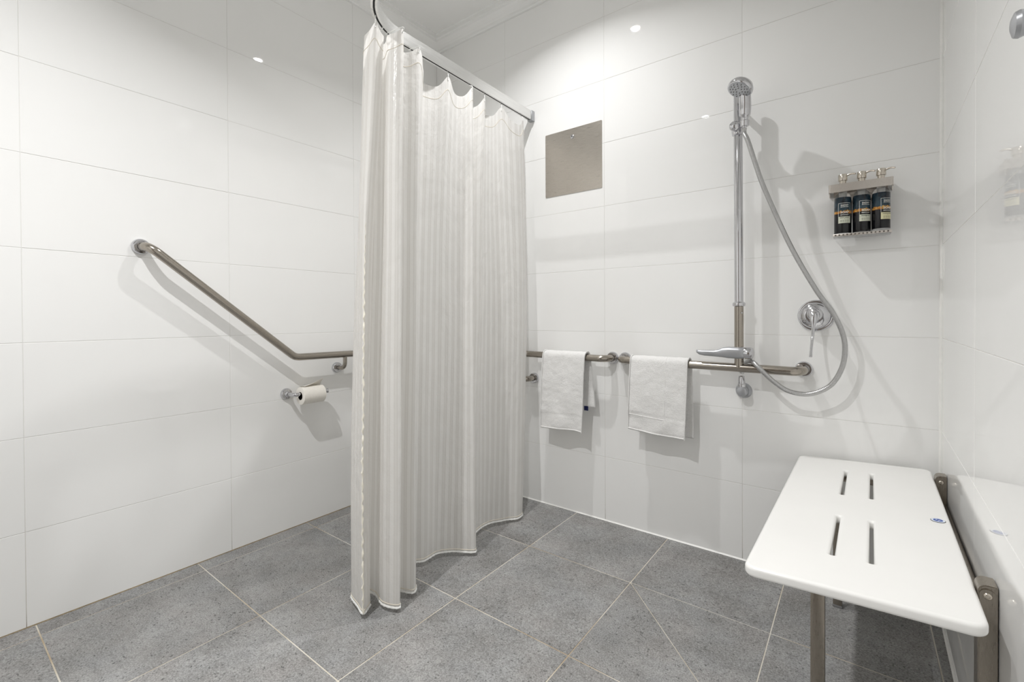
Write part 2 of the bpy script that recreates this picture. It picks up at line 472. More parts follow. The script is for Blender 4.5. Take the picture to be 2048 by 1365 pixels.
# sealant beads where walls meet floor
def bead(name, A, B, inward, r, mat, label):
    A = Vector(A); B = Vector(B); inward = Vector(inward)
    bm = bmesh.new()
    p_ = [(0, 0), (r, 0), (r * 0.6, r * 0.35), (r * 0.35, r * 0.6), (0, r)]
    r1 = [bm.verts.new(A + inward * a + Vector((0, 0, c))) for a, c in p_]; r2 = [bm.verts.new(B + inward * a + Vector((0, 0, c))) for a, c in p_]
    for i_ in range(5): bm.faces.new((r1[i_], r1[(i_ + 1) % 5], r2[(i_ + 1) % 5], r2[i_]))
    bm.faces.new(r1); bm.faces.new(r2)
    struct(finish(bm, name, mat, None, False, origin=A), label, 'sealant')
bead('trim_4', (0.006, 0, 0), (W - 0.006, 0, 0), (0, -1, 0), 0.005, 'sealant', 'white sealant bead at the foot of the shower wall')
bead('trim_5', RW(0.006, 0, 0), RW(2.98, 0, 0), nR, 0.005, 'sealant', 'white sealant bead at the foot of the seat wall')
bead('trim_7', (0, YF, 0), (0, -0.006, 0), (1, 0, 0), 0.0028, 'stained_grout', 'thin brown-stained joint at the foot of the left wall')
# timber door added behind the camera, giving the chrome something dark to reflect
door = slab('added_door_1', (1.15, YF + 0.0005, 0.006), (2.05, YF + 0.022, 2.04), 'timber', 'unseen dark timber door, added behind the camera for the chrome to reflect', 'door')
lathe_part('added_door_handle', (1.23, YF + 0.022, 1.02), (0, 1, 0), [(0.025, 0), (0.025, 0.006), (0.010, 0.008), (0.010, 0.035), (0.022, 0.042), (0.022, 0.055), (0, 0.060)], 'chrome', door, 20)
# vertical bead in the right-hand corner
bm = bmesh.new(); add_tube(bm, [(W - 0.001, -0.001, 0.005), (W - 0.001, -0.001, CEIL - 0.075)], 0.0065, 10)
struct(finish(bm, 'trim_6', 'sealant', None, True, origin=(W, 0, 0.005)), 'white sealant bead in the corner by the seat', 'sealant')

# ------------------------------------------------------------------ ceiling lights
for (lx, ly_), pw, lab in zip(LAMPS, LAMP_POWER, ('recessed round downlight in the ceiling over the shower', 'recessed round downlight in the ceiling nearest the wall behind the camera')):
    t = thing('ceiling_light', (lx, ly_, CEIL - 0.012), lab, 'downlight', 'recessed ceiling downlights')
    lathe_part('trim_ring', (lx, ly_, CEIL), (0, 0, -1), [(0.045, 0.0), (0.045, 0.002), (0.040, 0.006), (0.030, 0.004), (0.027, 0.0)], 'paint_white', t)
    lathe_part('lens', (lx, ly_, CEIL), (0, 0, -1), [(0.0265, 0.0), (0.0265, 0.0015), (0.0, 0.0015)], 'lamp_lens', t)
    ld = bpy.data.lights.new('lamp', 'AREA'); ld.shape = 'DISK'; ld.size = 0.036; ld.energy = pw
    ld.color = (1.0, 0.996, 0.995); ld.spread = math.radians(LAMP_SPREAD)
    lo = bpy.data.objects.new('lamp', ld); COL.objects.link(lo); lo.parent = t; lo.location = (0, 0, 0.012 - 0.007)

# ------------------------------------------------------------------ shower seat (hinged to the right wall)
SE = RW(0.5, 0.2, 0)
seat_root = thing('folding_bench', SE, 'white slotted fold-down shower seat on stainless legs against the right wall', 'shower seat')
def seat_top(t): return 0.481 - (t - 0.03) * 0.050        # falls gently towards its front edge
def rounded_rect(x0_, y0_, x1_, y1_, r, n=8):
    out = []
    for cx_, cy_, a0 in ((x1_ - r, y1_ - r, 0), (x0_ + r, y1_ - r, PI / 2), (x0_ + r, y0_ + r, PI), (x1_ - r, y0_ + r, 1.5 * PI)):
        for k_ in range(n + 1):
            a = a0 + PI / 2 * k_ / n
            out.append((cx_ + r * math.cos(a), cy_ + r * math.sin(a)))
    return out
cu = bpy.data.curves.new('seat_outline', 'CURVE'); cu.dimensions = '2D'; cu.fill_mode = 'BOTH'
cu.extrude = 0.004; cu.bevel_depth = 0.007; cu.bevel_resolution = 4; cu.offset = -0.007
def poly(pts):
    s = cu.splines.new('POLY'); s.points.add(len(pts) - 1); s.use_cyclic_u = True
    for p_, q in zip(s.points, pts): p_.co = (q[0], q[1], 0, 1)
poly(rounded_rect(0.028, 0.028, 0.388, 0.978, 0.024))
cu2 = []
tmp = bpy.data.objects.new('tmp', cu); COL.objects.link(tmp)
# slots as a second, finer step: inner splines share the outline's bevel
for tt in (0.178, 0.244):
    for s0, s1 in ((0.165, 0.415), (0.590, 0.830)):
        poly(rounded_rect(tt - 0.0038, s0, tt + 0.0038, s1, 0.003, 3))
dg = bpy.context.evaluated_depsgraph_get()
me = bpy.data.meshes.new_from_object(tmp.evaluated_get(dg))
bpy.data.objects.remove(tmp); bpy.data.curves.remove(cu)
zs = [v.co.z for v in me.vertices]; zmax = max(zs)
for v in me.vertices:
    t_, s_, z_ = v.co
    v.co = RW(s_, t_, seat_top(t_) + z_ - zmax)
me.name = 'seat_panel'
bm = bmesh.new(); bm.from_mesh(me); bmesh.ops.remove_doubles(bm, verts=bm.verts, dist=0.00005)
bpy.data.meshes.remove(me)
seat_panel = finish(bm, 'seat_panel', 'seat_white', seat_root)
for f in seat_panel.data.polygons:
    if abs(f.normal.z) > 0.985: f.use_smooth = False
def RBox(name, s0, s1, t0_, t1, z0_, z1, mat, parent, bev=0.002, tilt=False):
    bm_ = bmesh.new(); add_box(bm_, (s0, t0_, z0_), (s1, t1, z1), bev, 2)
    for v in bm_.verts:
        s_, t_, z_ = v.co
        if tilt: z_ += seat_top(t_)
        v.co = RW(s_, t_, z_)
    return finish(bm_, name, mat, parent)
def post(s_face):
    s0, s1 = s_face - 0.040, s_face
    # upright tube with rounded clevis plates at its head, tapering back to the wall
    prof_ = [(0.0015, 0.14), (0.027, 0.14), (0.027, 0.470)]
    for k_ in range(9):
        a = PI * 0.5 * k_ / 8
        prof_.append((0.014 + 0.013 * math.cos(a), 0.482 + 0.013 * math.sin(a)))
    prof_ += [(0.0015, 0.495)]
    bm_ = bmesh.new()
    f1 = [bm_.verts.new(RW(s0, a, c)) for a, c in prof_]; f2 = [bm_.verts.new(RW(s1, a, c)) for a, c in prof_]
    n_ = len(prof_)
    bm_.faces.new(f1); bm_.faces.new(f2)
    for i_ in range(n_): bm_.faces.new((f1[i_], f1[(i_ + 1) % n_], f2[(i_ + 1) % n_], f2[i_]))
    bmesh.ops.recalc_face_normals(bm_, faces=bm_.faces)
    bmesh.ops.bevel(bm_, geom=[e for e in bm_.edges if e.calc_face_angle(0) > 0.6], offset=0.0012, segments=2, affect='EDGES')
    po = finish(bm_, 'wall_post', 'stainless_post', seat_root)
    # clevis cheek with rounded head on the near face
    bm_ = bmesh.new(); pr = [(0.004, 0.440), (0.0255, 0.440), (0.0255, 0.474)]
    for k_ in range(13):
        a = PI * k_ / 12
        pr.append((0.01475 + 0.01075 * math.cos(a), 0.478 + 0.01075 * math.sin(a)))
    pr.append((0.004, 0.474))
    f1 = [bm_.verts.new(RW(s1, a, c)) for a, c in pr]; f2 = [bm_.verts.new(RW(s1 + 0.003, a, c)) for a, c in pr]
    n_ = len(pr); bm_.faces.new(f1); bm_.faces.new(f2)
    for i_ in range(n_): bm_.faces.new((f1[i_], f1[(i_ + 1) % n_], f2[(i_ + 1) % n_], f2[i_]))
    finish(bm_, 'hinge_plate', 'stainless_post', po)
    lathe_part('bolt', RW(s1 + 0.003, 0.0148, 0.477), dR, [(0.0062, 0.0), (0.0060, 0.0012), (0.0045, 0.0026), (0.0030, 0.0030), (0.0028, 0.0014), (0.0, 0.0014)], 'stainless_pump', po, 20)
    # hinge arm reaching under the panel
    RBox('hinge_arm', s0 + 0.008, s1 - 0.008, 0.010, 0.060, -0.034, -0.0215, 'stainless_post', seat_root, 0.001, tilt=True)
    return po
post(0.147); post(0.850)
RBox('wall_bar', 0.148, 0.809, 0.0015, 0.022, 0.375, 0.412, 'stainless_post', seat_root)
RBox('support_bar', 0.10, 0.90, 0.255, 0.280, -0.047, -0.0222, 'stainless_post', seat_root, tilt=True)
for s_ in (0.122, 0.842):
    RBox('side_bar', s_ + 0.002, s_ + 0.022, 0.062, 0.254, -0.044, -0.0222, 'stainless_post', seat_root, tilt=True)
    leg = RBox('leg', s_, s_ + 0.025, 0.2550, 0.2800, 0.008, 0.419, 'stainless_post', seat_root)
    RBox('foot_cap', s_ - 0.001, s_ + 0.026, 0.2540, 0.2810, 0.0, 0.008, 'rubber_grey', leg, 0.001)
# round maker's badge
bt = 0.051; bs = 0.507
c0 = RW(bs, bt, seat_top(bt)); nseat = (RW(bs, bt + 0.1, seat_top(bt + 0.1)) - c0).cross(dR).normalized()
if nseat.z < 0: nseat = -nseat
badge = lathe_part('badge', c0, nseat, [(0.0140, -0.001), (0.0140, 0.0006), (0.0132, 0.0009), (0.0, 0.0009)], 'print_dark', seat_root, 32)
lathe_part('badge_ring', c0 + nseat * 0.0009, nseat, [(0.0130, 0.0), (0.0130, 0.0003), (0.0, 0.0003)], 'logo_white', badge, 32)
lathe_part('badge_centre', c0 + nseat * 0.0012, nseat, [(0.0090, 0.0), (0.0090, 0.0003), (0.0, 0.0003)], 'logo_blue', badge, 32)
bm = bmesh.new()
for a, c, r_ in ((-0.003, -0.002, 0.0020), (0.0025, 0.001, 0.0018), (0.0, 0.0045, 0.0012)):
    add_lathe(bm, c0 + nseat * 0.0015 + dR * c - nR * a, nseat, [(r_, 0.0), (r_, 0.0002), (0.0, 0.0002)], 12)
finish(bm, 'badge_mark', 'logo_white', badge)

# ------------------------------------------------------------------ wrap-round grab rail (left wall, corner, back wall)
gr = thing('grab_rail', (0.075, -0.9, 0.79), 'long stainless grab rail sloping down the left wall and turning the corner behind the curtain', 'grab rail', 'stainless grab rails')
path = fillet([(0.0, -1.4909, 1.243), (0.075, -1.484, 1.238), (0.075, -0.955, 0.8005), (0.075, -0.075, 0.7905), (1.177, -0.075, 0.783), (1.177, 0.0, 0.783)],
              [0.055, 0.06, 0.07, 0.05], 10)
tube_part('rail_pipe', path, 0.0160, 'stainless_pipe', gr, 24)
flange(gr, (0, -1.4909, 1.243), (1, 0.1, 0)); flange(gr, (1.177, 0, 0.783), (0, -1, 0))
tube_part('bracket', fillet([(0.075, -0.704, 0.79), (0.075, -0.704, 0.727), (0.0, -0.704, 0.727)], 0.035, 8), 0.0098, 'stainless_pipe', gr, 16)
flange(gr, (0, -0.704, 0.727), (1, 0, 0), 0.0265, 0.010)
tube_part('bracket', fillet([(0.60, -0.075, 0.787), (0.60, -0.075, 0.653), (0.728, -0.075, 0.653), (0.728, 0.0, 0.653)], [0.04, 0.045], 8), 0.0145, 'stainless_pipe', gr, 18)
flange(gr, (0.728, 0, 0.653), (0, -1, 0), 0.0275, 0.0145)

# ------------------------------------------------------------------ T-shaped shower rail
sr = thing('grab_rail', (1.734, -0.075, 0.78), 'stainless shower grab rail with tall upright pole beside the mixer tap', 'grab rail', 'stainless grab rails')
tube_part('rail_pipe', fillet([(1.2393, 0, 0.783), (1.2393, -0.075, 0.783), (1.9402, -0.075, 0.776), (1.9402, 0, 0.780)], 0.05, 10), 0.0165, 'stainless_pipe', sr, 24)
flange(sr, (1.2393, 0, 0.783), (0, -1, 0)); flange(sr, (1.9402, 0, 0.780), (0, -1, 0))
tube_part('pole_sleeve', [(1.734, -0.075, 0.778), (1.734, -0.075, 1.02)], 0.0165, 'stainless_pipe', sr, 24)
lathe_part('pole', (1.734, -0.075, 1.02), (-0.004, 0, 1), [(0.0157, 0.0), (0.0157, 0.815), (0.0140, 0.822), (0.0, 0.824)], 'chrome', sr, 28)
lathe_part('collar', (1.734, -0.075, 1.014), (0, 0, 1), [(0.017, 0.0), (0.0225, 0.003), (0.0232, 0.008), (0.0225, 0.014), (0.017, 0.019)], 'chrome', sr, 32)
lathe_part('pole_bracket', (1.7310, 0, 1.785), (0, -1, 0), [(0.022, 0), (0.022, 0.006), (0.012, 0.010), (0.011, 0.065)], 'chrome', sr, 24)
lathe_part('pole_screw', (1.7455, -0.0875, 0.990), (0.7, -0.72, 0), [(0.003, 0), (0.003, 0.0016), (0, 0.0022)], 'chrome', sr, 12)

# ------------------------------------------------------------------ grey lever slider low on the pole
ls = thing('pole_slider', (1.734, -0.075, 0.815), 'grey lever slider with chrome knob clamped low on the shower pole', 'slider')
bm = bmesh.new()
# lever in plan: paddle reaching left, thick boss round the pole
sec = [(-0.152, 0.0022, 0.005, 0.0075), (-0.1495, 0.0055, 0.010, 0.0045), (-0.140, 0.0092, 0.0130, 0.0010), (-0.120, 0.0115, 0.0145, -0.0008), (-0.085, 0.0125, 0.0155, -0.0015), (-0.07, 0.0150, 0.0165, -0.0002),
       (-0.055, 0.0195, 0.0185, 0.003), (-0.035, 0.0225, 0.020, 0.003), (0.0, 0.0230, 0.0235, 0.003), (0.018, 0.0215, 0.0225, 0.003), (0.026, 0.018, 0.018, 0.003)]
rings = []
for dx, hz, hy, dz in sec:
    ring = []
    for k_ in range(20):
        a = 2 * PI * k_ / 20; ca, sa = math.cos(a), math.sin(a)
        ex = 0.62
        ring.append(bm.verts.new((1.736 + dx, -0.086 - 0.02 * min(1, max(0, -dx / 0.15)) + hy * math.copysign(abs(ca) ** ex, ca), 0.8335 + dz + hz * math.copysign(abs(sa) ** ex, sa))))
    rings.append(ring)
for a, c in zip(rings[:-1], rings[1:]):
    for k_ in range(20): bm.faces.new((a[k_], a[(k_ + 1) % 20], c[(k_ + 1) % 20], c[k_]))
bm.faces.new(rings[0]); bm.faces.new(rings[-1])
finish(bm, 'lever', 'lever_grey', ls)
lathe_part('knob', (1.757, -0.088, 0.8365), (1, -0.18, 0), [(0.0205, 0.0), (0.0225, 0.002), (0.0225, 0.022), (0.0205, 0.026), (0.016, 0.028), (0.0, 0.0285)], 'chrome', ls, 28)

# ------------------------------------------------------------------ wall water outlet
wo = thing('water_outlet', (1.736, 0, 0.682), 'chrome wall elbow outlet below the shower rail feeding the hose', 'water outlet')
lathe_part('cover_plate', (1.738, 0, 0.681), (0, -1, 0), [(0.030, 0), (0.030, 0.004), (0.026, 0.016), (0.022, 0.020), (0.0, 0.020)], 'lever_grey', wo, 32)
lathe_part('elbow', (1.738, -0.018, 0.682), (0, -1, 0), [(0.019, 0), (0.0205, 0.010), (0.0205, 0.026), (0.018, 0.031), (0.011, 0.033), (0.0, 0.0335)], 'lever_grey', wo, 28)
lathe_part('hose_nut', (1.7365, -0.034, 0.692), (-0.03, 0, 1), [(0.0145, 0.0), (0.0145, 0.018), (0.0125, 0.020), (0.0110, 0.048), (0.009, 0.051)], 'chrome', wo, 18)

# ------------------------------------------------------------------ hand shower
sh = thing('shower_head_holder', (1.733, -0.075, 1.69), 'chrome swivel holder with round knob clamped high on the shower pole', 'shower holder')
lathe_part('clamp', (1.7315, -0.075, 1.672), (0, 0, 1), [(0.0172, 0), (0.0215, 0.003), (0.0235, 0.018), (0.0225, 0.040), (0.0185, 0.046)], 'chrome', sh, 28)
lathe_part('knob', (1.7235, -0.090, 1.704), (0.08, -1, -0.22), [(0.010, 0), (0.0150, 0.008), (0.0185, 0.012), (0.0190, 0.018), (0.0170, 0.025), (0.011, 0.029), (0.0, 0.030)], 'chrome', sh, 28)
tube_part('arm', [(1.738, -0.092, 1.700), (1.757, -0.112, 1.698)], [0.0105, 0.0095], 'chrome', sh, 16)
HS_A = Vector((1.7615, -0.118, 1.692)); HS_B = Vector((1.7670, -0.134, 1.785))
ax = (HS_B - HS_A).normalized()
lathe_part('cradle', HS_A - ax * 0.006, ax, [(0.0135, 0.0), (0.0155, 0.002), (0.0165, 0.020), (0.0150, 0.022), (0.0125, 0.020), (0.0120, 0.0)], 'chrome', sh, 24)
hs = thing('hand_shower', HS_A, 'chrome round hand shower head hooked on top of the pole', 'shower head')
bm = bmesh.new()
hp = catmull([HS_A - ax * 0.010, HS_A + ax * 0.012, HS_A + ax * 0.028, HS_A + ax * 0.05, HS_A + ax * 0.075, HS_B + Vector((-0.001, -0.003, 0.012))], 6)
hr = []
for i_ in range(len(hp)):
    u = i_ / (len(hp) - 1)
    hr.append(fint(u, [0, 0.2, 0.36, 0.46, 0.62, 1.0], [0.0085, 0.0115, 0.0125, 0.0195, 0.0205, 0.0200]))
add_tube(bm, hp, hr, 24); finish(bm, 'handle', 'chrome', hs)
fn = Vector((-0.34, -0.36, -0.87)).normalized()          # spray direction
HC = Vector((1.7575, -0.168, 1.8120))
lathe_part('head', HC, fn, [(0.0, -0.026), (0.014, -0.0255), (0.028, -0.0215), (0.039, -0.0125), (0.0445, -0.001), (0.0450, 0.005), (0.0435, 0.010), (0.041, 0.012), (0.0, 0.012)], 'chrome', hs, 40)
fp = lathe_part('face_plate', HC + fn * 0.0121, fn, [(0.0385, 0.0), (0.0385, 0.0010), (0.034, 0.0016), (0.0, 0.0016)], 'lever_grey', hs, 36)
fu = fn.cross(Vector((1, 0, 0))).normalized(); fv = fn.cross(fu)
for ring_r, cnt in ((0.012, 6), (0.022, 10), (0.031, 14)):
    for k_ in range(cnt):
        a = 2 * PI * k_ / cnt
        lathe_part('nozzle', HC + fn * 0.0137 + fu * ring_r * math.cos(a) + fv * ring_r * math.sin(a), fn, [(0.0022, 0), (0.0017, 0.002), (0, 0.0022)], 'rubber_grey', fp, 8)

# ------------------------------------------------------------------ hose
hose_pts = [HS_A - ax * 0.012, HS_A - ax * 0.030, (1.7734, -0.12, 1.6280), (1.7976, -0.112, 1.5388), (1.8264, -0.105, 1.4425), (1.905, -0.098, 1.2331), (1.9800, -0.102, 1.0750), (2.0300, -0.102, 0.9900),
            (2.0575, -0.097, 0.9215), (2.0651, -0.09, 0.862), (2.0554, -0.085, 0.7963), (2.0229, -0.082, 0.7346), (1.9646, -0.083, 0.7005), (1.9041, -0.093, 0.7048),
            (1.8585, -0.104, 0.7347), (1.8190, -0.109, 0.7740), (1.7900, -0.100, 0.8020), (1.7660, -0.062, 0.8040), (1.7480, -0.038, 0.790), (1.7360, -0.034, 0.752)]
ho = bmesh.new(); add_tube(ho, catmull(hose_pts, 14), 0.0082, 16, uv=True)
hose = finish(ho, 'shower_hose', 'hose_metal', None, True, origin=(1.9646, -0.083, 0.6923))
tag(hose, 'long grey metal shower hose looping down from the hand shower past the mixer tap', 'shower hose')

# ------------------------------------------------------------------ mixer tap
mx_ = thing('mixer_tap', (1.977, 0, 0.978), 'round chrome mixer tap with slim lever hanging down on the tiled wall', 'mixer tap')
lathe_part('wall_plate', (1.9775, 0, 0.978), (0, -1, 0), [(0.0575, 0.0), (0.0575, 0.004), (0.055, 0.007), (0.050, 0.008), (0.048, 0.007)], 'chrome', mx_, 48)
lathe_part('dome', (1.9740, -0.006, 0.978), (0, -1, 0), [(0.049, 0.0), (0.0485, 0.006), (0.044, 0.014), (0.034, 0.020), (0.028, 0.022), (0.0265, 0.021), (0.026, 0.016)], 'chrome', mx_, 48)
cap = lathe_part('cap', (1.9755, -0.020, 0.983), (0, -1, 0), [(0.0245, 0.0), (0.0245, 0.020), (0.022, 0.026), (0.016, 0.030), (0.0, 0.032)], 'chrome', mx_, 36)
for dx in (-0.013, 0.013):
    lathe_part('cap_dot', (1.9755 + dx, -0.0475, 0.981), (0, -1, 0), [(0.0016, -0.004), (0.0016, 0.0025), (0, 0.0026)], 'print_dark', cap, 10)
bm = bmesh.new()
lp = catmull([(1.9755, -0.046, 0.996), (1.9752, -0.060, 0.985), (1.9745, -0.066, 0.965), (1.9735, -0.069, 0.940), (1.9715, -0.080, 0.900), (1.9695, -0.100, 0.862), (1.9690, -0.118, 0.8345)], 6)
n_ = len(lp); fr_ = frames(lp); rings = []
for i_, p_ in enumerate(lp):
    u = i_ / (n_ - 1)
    hw = fint(u, [0, 0.15, 0.35, 0.5, 0.85, 1.0], [0.006, 0.0155, 0.0120, 0.0055, 0.0042, 0.0050])
    hd = fint(u, [0, 0.15, 0.35, 0.5, 1.0], [0.004, 0.008, 0.006, 0.0035, 0.0025])
    T = fr_[i_][0]; X = Vector((1, 0, 0)); Y = T.cross(X).normalized()
    rings.append([bm.verts.new(p_ + X * hw * math.cos(2 * PI * k_ / 16) + Y * hd * math.sin(2 * PI * k_ / 16)) for k_ in range(16)])
for a, c in zip(rings[:-1], rings[1:]):
    for k_ in range(16): bm.faces.new((a[k_], a[(k_ + 1) % 16], c[(k_ + 1) % 16], c[k_]))
bm.faces.new(rings[0]); bm.faces.new(rings[-1])
finish(bm, 'lever', 'chrome', mx_)

# ------------------------------------------------------------------ grey fitting on the right wall, cut by the frame
wh = thing('wall_hook', RW(1.105, 0, 1.372), 'round grey robe hook on the right wall at the edge of the frame', 'robe hook')
lathe_part('base', RW(1.105, 0.0003, 1.372), nR, [(0.024, 0), (0.024, 0.003), (0.021, 0.006), (0.010, 0.008), (0.0095, 0.012)], 'lever_grey', wh, 32)
lathe_part('knob', RW(1.105, 0.0120, 1.372), nR, [(0.0095, 0), (0.016, 0.005), (0.018, 0.011), (0.016, 0.016), (0.008, 0.019), (0, 0.0195)], 'lever_grey', wh, 28)

# ------------------------------------------------------------------ stainless wall plate
wp = thing('access_plate', (0.9646, 0, 1.594), 'square brushed stainless plate screwed flat to the wall beside the curtain', 'wall plate')
bm = bmesh.new()
pts = rounded_rect(0.8045, 1.594, 1.1245, 1.9165, 0.004, 4)
f1 = [bm.verts.new((a, -0.0002, c)) for a, c in pts]; f2 = [bm.verts.new((a, -0.0024, c)) for a, c in pts]
bm.faces.new(f1); bm.faces.new(f2)
for i_ in range(len(pts)): bm.faces.new((f1[i_], f1[(i_ + 1) % len(pts)], f2[(i_ + 1) % len(pts)], f2[i_]))
bmesh.ops.recalc_face_normals(bm, faces=bm.faces)
finish(bm, 'plate', 'stainless_plate', wp)
sc = lathe_part('screw', (0.9635, -0.0024, 1.8742), (0, -1, 0), [(0.011, 0), (0.0105, 0.002), (0.007, 0.0045), (0.0, 0.0055)], 'chrome', wp, 24)
bm = bmesh.new(); add_box(bm, (0.9605, -0.0088, 1.8736), (0.9665, -0.0072, 1.8748)); add_box(bm, (0.9629, -0.0088, 1.8712), (0.9641, -0.0072, 1.8772))
finish(bm, 'screw_slot', 'print_dark', sc, False)

# ------------------------------------------------------------------ toilet roll and holder
th_ = thing('toilet_roll_holder', (0.04, -0.961, 0.629), 'chrome toilet roll holder with open arm on the left wall', 'toilet roll holder')
lathe_part('wall_rose', (0, -0.961, 0.629), (1, 0, 0), [(0.026, 0), (0.026, 0.006), (0.022, 0.012), (0.014, 0.014), (0.012, 0.022), (0.0095, 0.024)], 'chrome', th_, 32)
tube_part('arm', fillet([(0.018, -0.961, 0.629), (0.072, -0.961, 0.629), (0.072, -0.800, 0.629)], 0.024, 10), 0.0088, 'chrome', th_, 18)
lathe_part('end_cap', (0.072, -0.803, 0.629), (0, 1, 0), [(0.0095, 0), (0.0110, 0.002), (0.0110, 0.006), (0.008, 0.008), (0, 0.008)], 'chrome', th_, 20)
RC = Vector((0.072, -0.932, 0.6215)); RL = 0.106; RR = 0.040
tr_ = thing('toilet_roll', (0.072, -0.879, 0.5815), 'white toilet roll with loose sheet end on the chrome holder', 'toilet roll')
lathe_part('paper', RC, (0, 1, 0), [(0.0185, 0.0005), (RR - 0.002, 0.0), (RR, 0.001), (RR, RL - 0.001), (RR - 0.002, RL), (0.0185, RL - 0.0005), (0.0185, 0.0005)], 'paper', tr_, 44)
lathe_part('core', RC, (0, 1, 0), [(0.0182, 0.0), (0.0168, 0.0), (0.0168, RL), (0.0182, RL), (0.0182, 0.0)], 'cardboard', tr_, 32)
# torn loose sheet curling off the top
bm = bmesh.new(); grid = []
for i_ in range(13):
    u = i_ / 12; row = []
    for j in range(9):
        v = j / 8
        a = math.radians(150 - 75 * u)
        lift = 0.0012 + (0.034 * u ** 2.4) * (0.12 + 0.88 * v ** 1.5)
        rad = RR + lift
        y = RC.y + 0.002 + (RL - 0.004) * (v if u < 0.5 else 0.5 + (v - 0.5) * (1 - 0.25 * (u - 0.5) * 2)) + 0.012 * u * (v > 0.99) 
        row.append(bm.verts.new((RC.x + rad * math.cos(a), y, RC.z + rad * math.sin(a))))
    grid.append(row)
for i_ in range(12):
    for j in range(8): bm.faces.new((grid[i_][j], grid[i_ + 1][j], grid[i_ + 1][j + 1], grid[i_][j + 1]))
bmesh.ops.recalc_face_normals(bm, faces=bm.faces)
bmesh.ops.solidify(bm, geom=bm.faces[:], thickness=0.0005)
finish(bm, 'loose_sheet', 'paper', tr_, autosharp=False)

# ------------------------------------------------------------------ soap rack and bottles
ra = thing('soap_rack', (2.105, 0, 1.25), 'brushed steel wall rack holding three dark pump bottles', 'soap rack')
X0, X1 = 2.0185, 2.1918
bm = bmesh.new()
band = fillet([(X0, -0.001, 1.4145), (X0, -0.086, 1.4145), (X1, -0.086, 1.4145), (X1, -0.001, 1.4145)], 0.006, 5)
o1, o2, i1, i2 = [], [], [], []
cenb = Vector(((X0 + X1) / 2, -0.04, 0))
for p_ in band:
    inn = Vector((p_.x + (0.0012 if p_.x < cenb.x else -0.0012), min(p_.y + 0.0012, -0.001) if p_.y < -0.02 else p_.y, 0))
    o1.append(bm.verts.new((p_.x, p_.y, 1.4007))); o2.append(bm.verts.new((p_.x, p_.y, 1.4283)))
    i1.append(bm.verts.new((inn.x, inn.y, 1.4007))); i2.append(bm.verts.new((inn.x, inn.y, 1.4283)))
for k_ in range(len(band) - 1):
    for a, c in ((o1, o2), (o2, i2), (i2, i1), (i1, o1)): bm.faces.new((a[k_], a[k_ + 1], c[k_ + 1], c[k_]))
for k_ in (0, -1): bm.faces.new((o1[k_], o2[k_], i2[k_], i1[k_]))
finish(bm, 'front_band', 'rack_steel', ra)
box_part('back_plate', (X0 + 0.012, -0.004, 1.375), (X1 - 0.012, -0.0005, 1.428), 'rack_steel', ra, 0.0008)
# top deck in front of and behind the bottle necks
BX = (2.0575, 2.1095, 2.1610); BY = -0.048; BR = 0.0245
for lo_, hi_ in (((X0 + 0.0015, -0.0845, 1.4195), (X1 - 0.0015, -0.0620, 1.4207)), ((X0 + 0.0015, -0.0340, 1.4195), (X1 - 0.0015, -0.0045, 1.4207))):
    box_part('deck', lo_, hi_, 'rack_steel', ra, 0.0003, 1)
for xx in (X0 + 0.003, X1 - 0.003):
    tube_part('side_pin', [(xx, -0.078, 1.402), (xx, -0.078, 1.385)], 0.0016, 'rack_steel', ra, 10)
tray = box_part('tray', (2.031, -0.078, 1.2500), (2.1875, -0.012, 1.2535), 'clear_plastic', ra, 0.001)
box_part('tray_lip', (2.031, -0.080, 1.2495), (2.1875, -0.078, 1.2580), 'rack_steel', ra, 0.0006)
for k_ in range(14):
    bm = bmesh.new(); xk = 2.038 + k_ * 0.0108
    add_lathe(bm, (xk, -0.0800, 1.2538), (0, -1, 0), [(0.0033, 0.0), (0.0030, 0.0012), (0.0020, 0.0012), (0.0018, 0.0)], 10)
    finish(bm, 'drain_ring', 'rack_steel', ra)
box_part('tray_arm', (2.104, -0.006, 1.2535), (2.114, -0.001, 1.376), 'rack_steel', ra, 0.0005)

def text_mesh(body, size, width=None):
    cu_ = bpy.data.curves.new('text', 'FONT'); cu_.body = body; cu_.size = size; cu_.align_x = 'CENTER'; cu_.align_y = 'CENTER'
    cu_.resolution_u = 3; cu_.offset = size * 0.022
    ob = bpy.data.objects.new('text', cu_); COL.objects.link(ob)
    d_ = bpy.context.evaluated_depsgraph_get()
    m_ = bpy.data.meshes.new_from_object(ob.evaluated_get(d_))
    bpy.data.objects.remove(ob); bpy.data.curves.remove(cu_)
    if width:
        xs = [v.co.x for v in m_.vertices]; wd = max(xs) - min(xs)
        for v in m_.vertices: v.co.x *= width / wd
    return m_
def wrap_bm(bm, cx_, cy_, R_, phi):
    """bend flat x/y geometry round an upright cylinder; x = 0 faces angle phi from -Y towards +X"""
    for v in bm.verts:
        a = phi + v.co.x / R_; r_ = R_ + v.co.z
        v.co = Vector((cx_ + r_ * math.sin(a), cy_ - r_ * math.cos(a), v.co.y))
def curved_rect(bm, xa, xb, za, zb, dz, n=10):
    v1 = [bm.verts.new((xa + (xb - xa) * k_ / n, za, dz)) for k_ in range(n + 1)]
    v2 = [bm.verts.new((xa + (xb - xa) * k_ / n, zb, dz)) for k_ in range(n + 1)]
    for k_ in range(n): bm.faces.new((v1[k_], v1[k_ + 1], v2[k_ + 1], v2[k_]))
kinds = (('BODY WASH', 14, 'print_cream', 'dark pump bottle of body wash, leftmost in the steel wall rack', 1.2540),
         ('SHAMPOO', 28, 'print_cream', 'dark pump bottle of shampoo in the middle of the steel wall rack', 1.2540),
         ('CONDITIONER', 40, 'print_yellow', 'dark pump bottle of conditioner with pale clear base, rightmost in the steel wall rack', 1.2540))
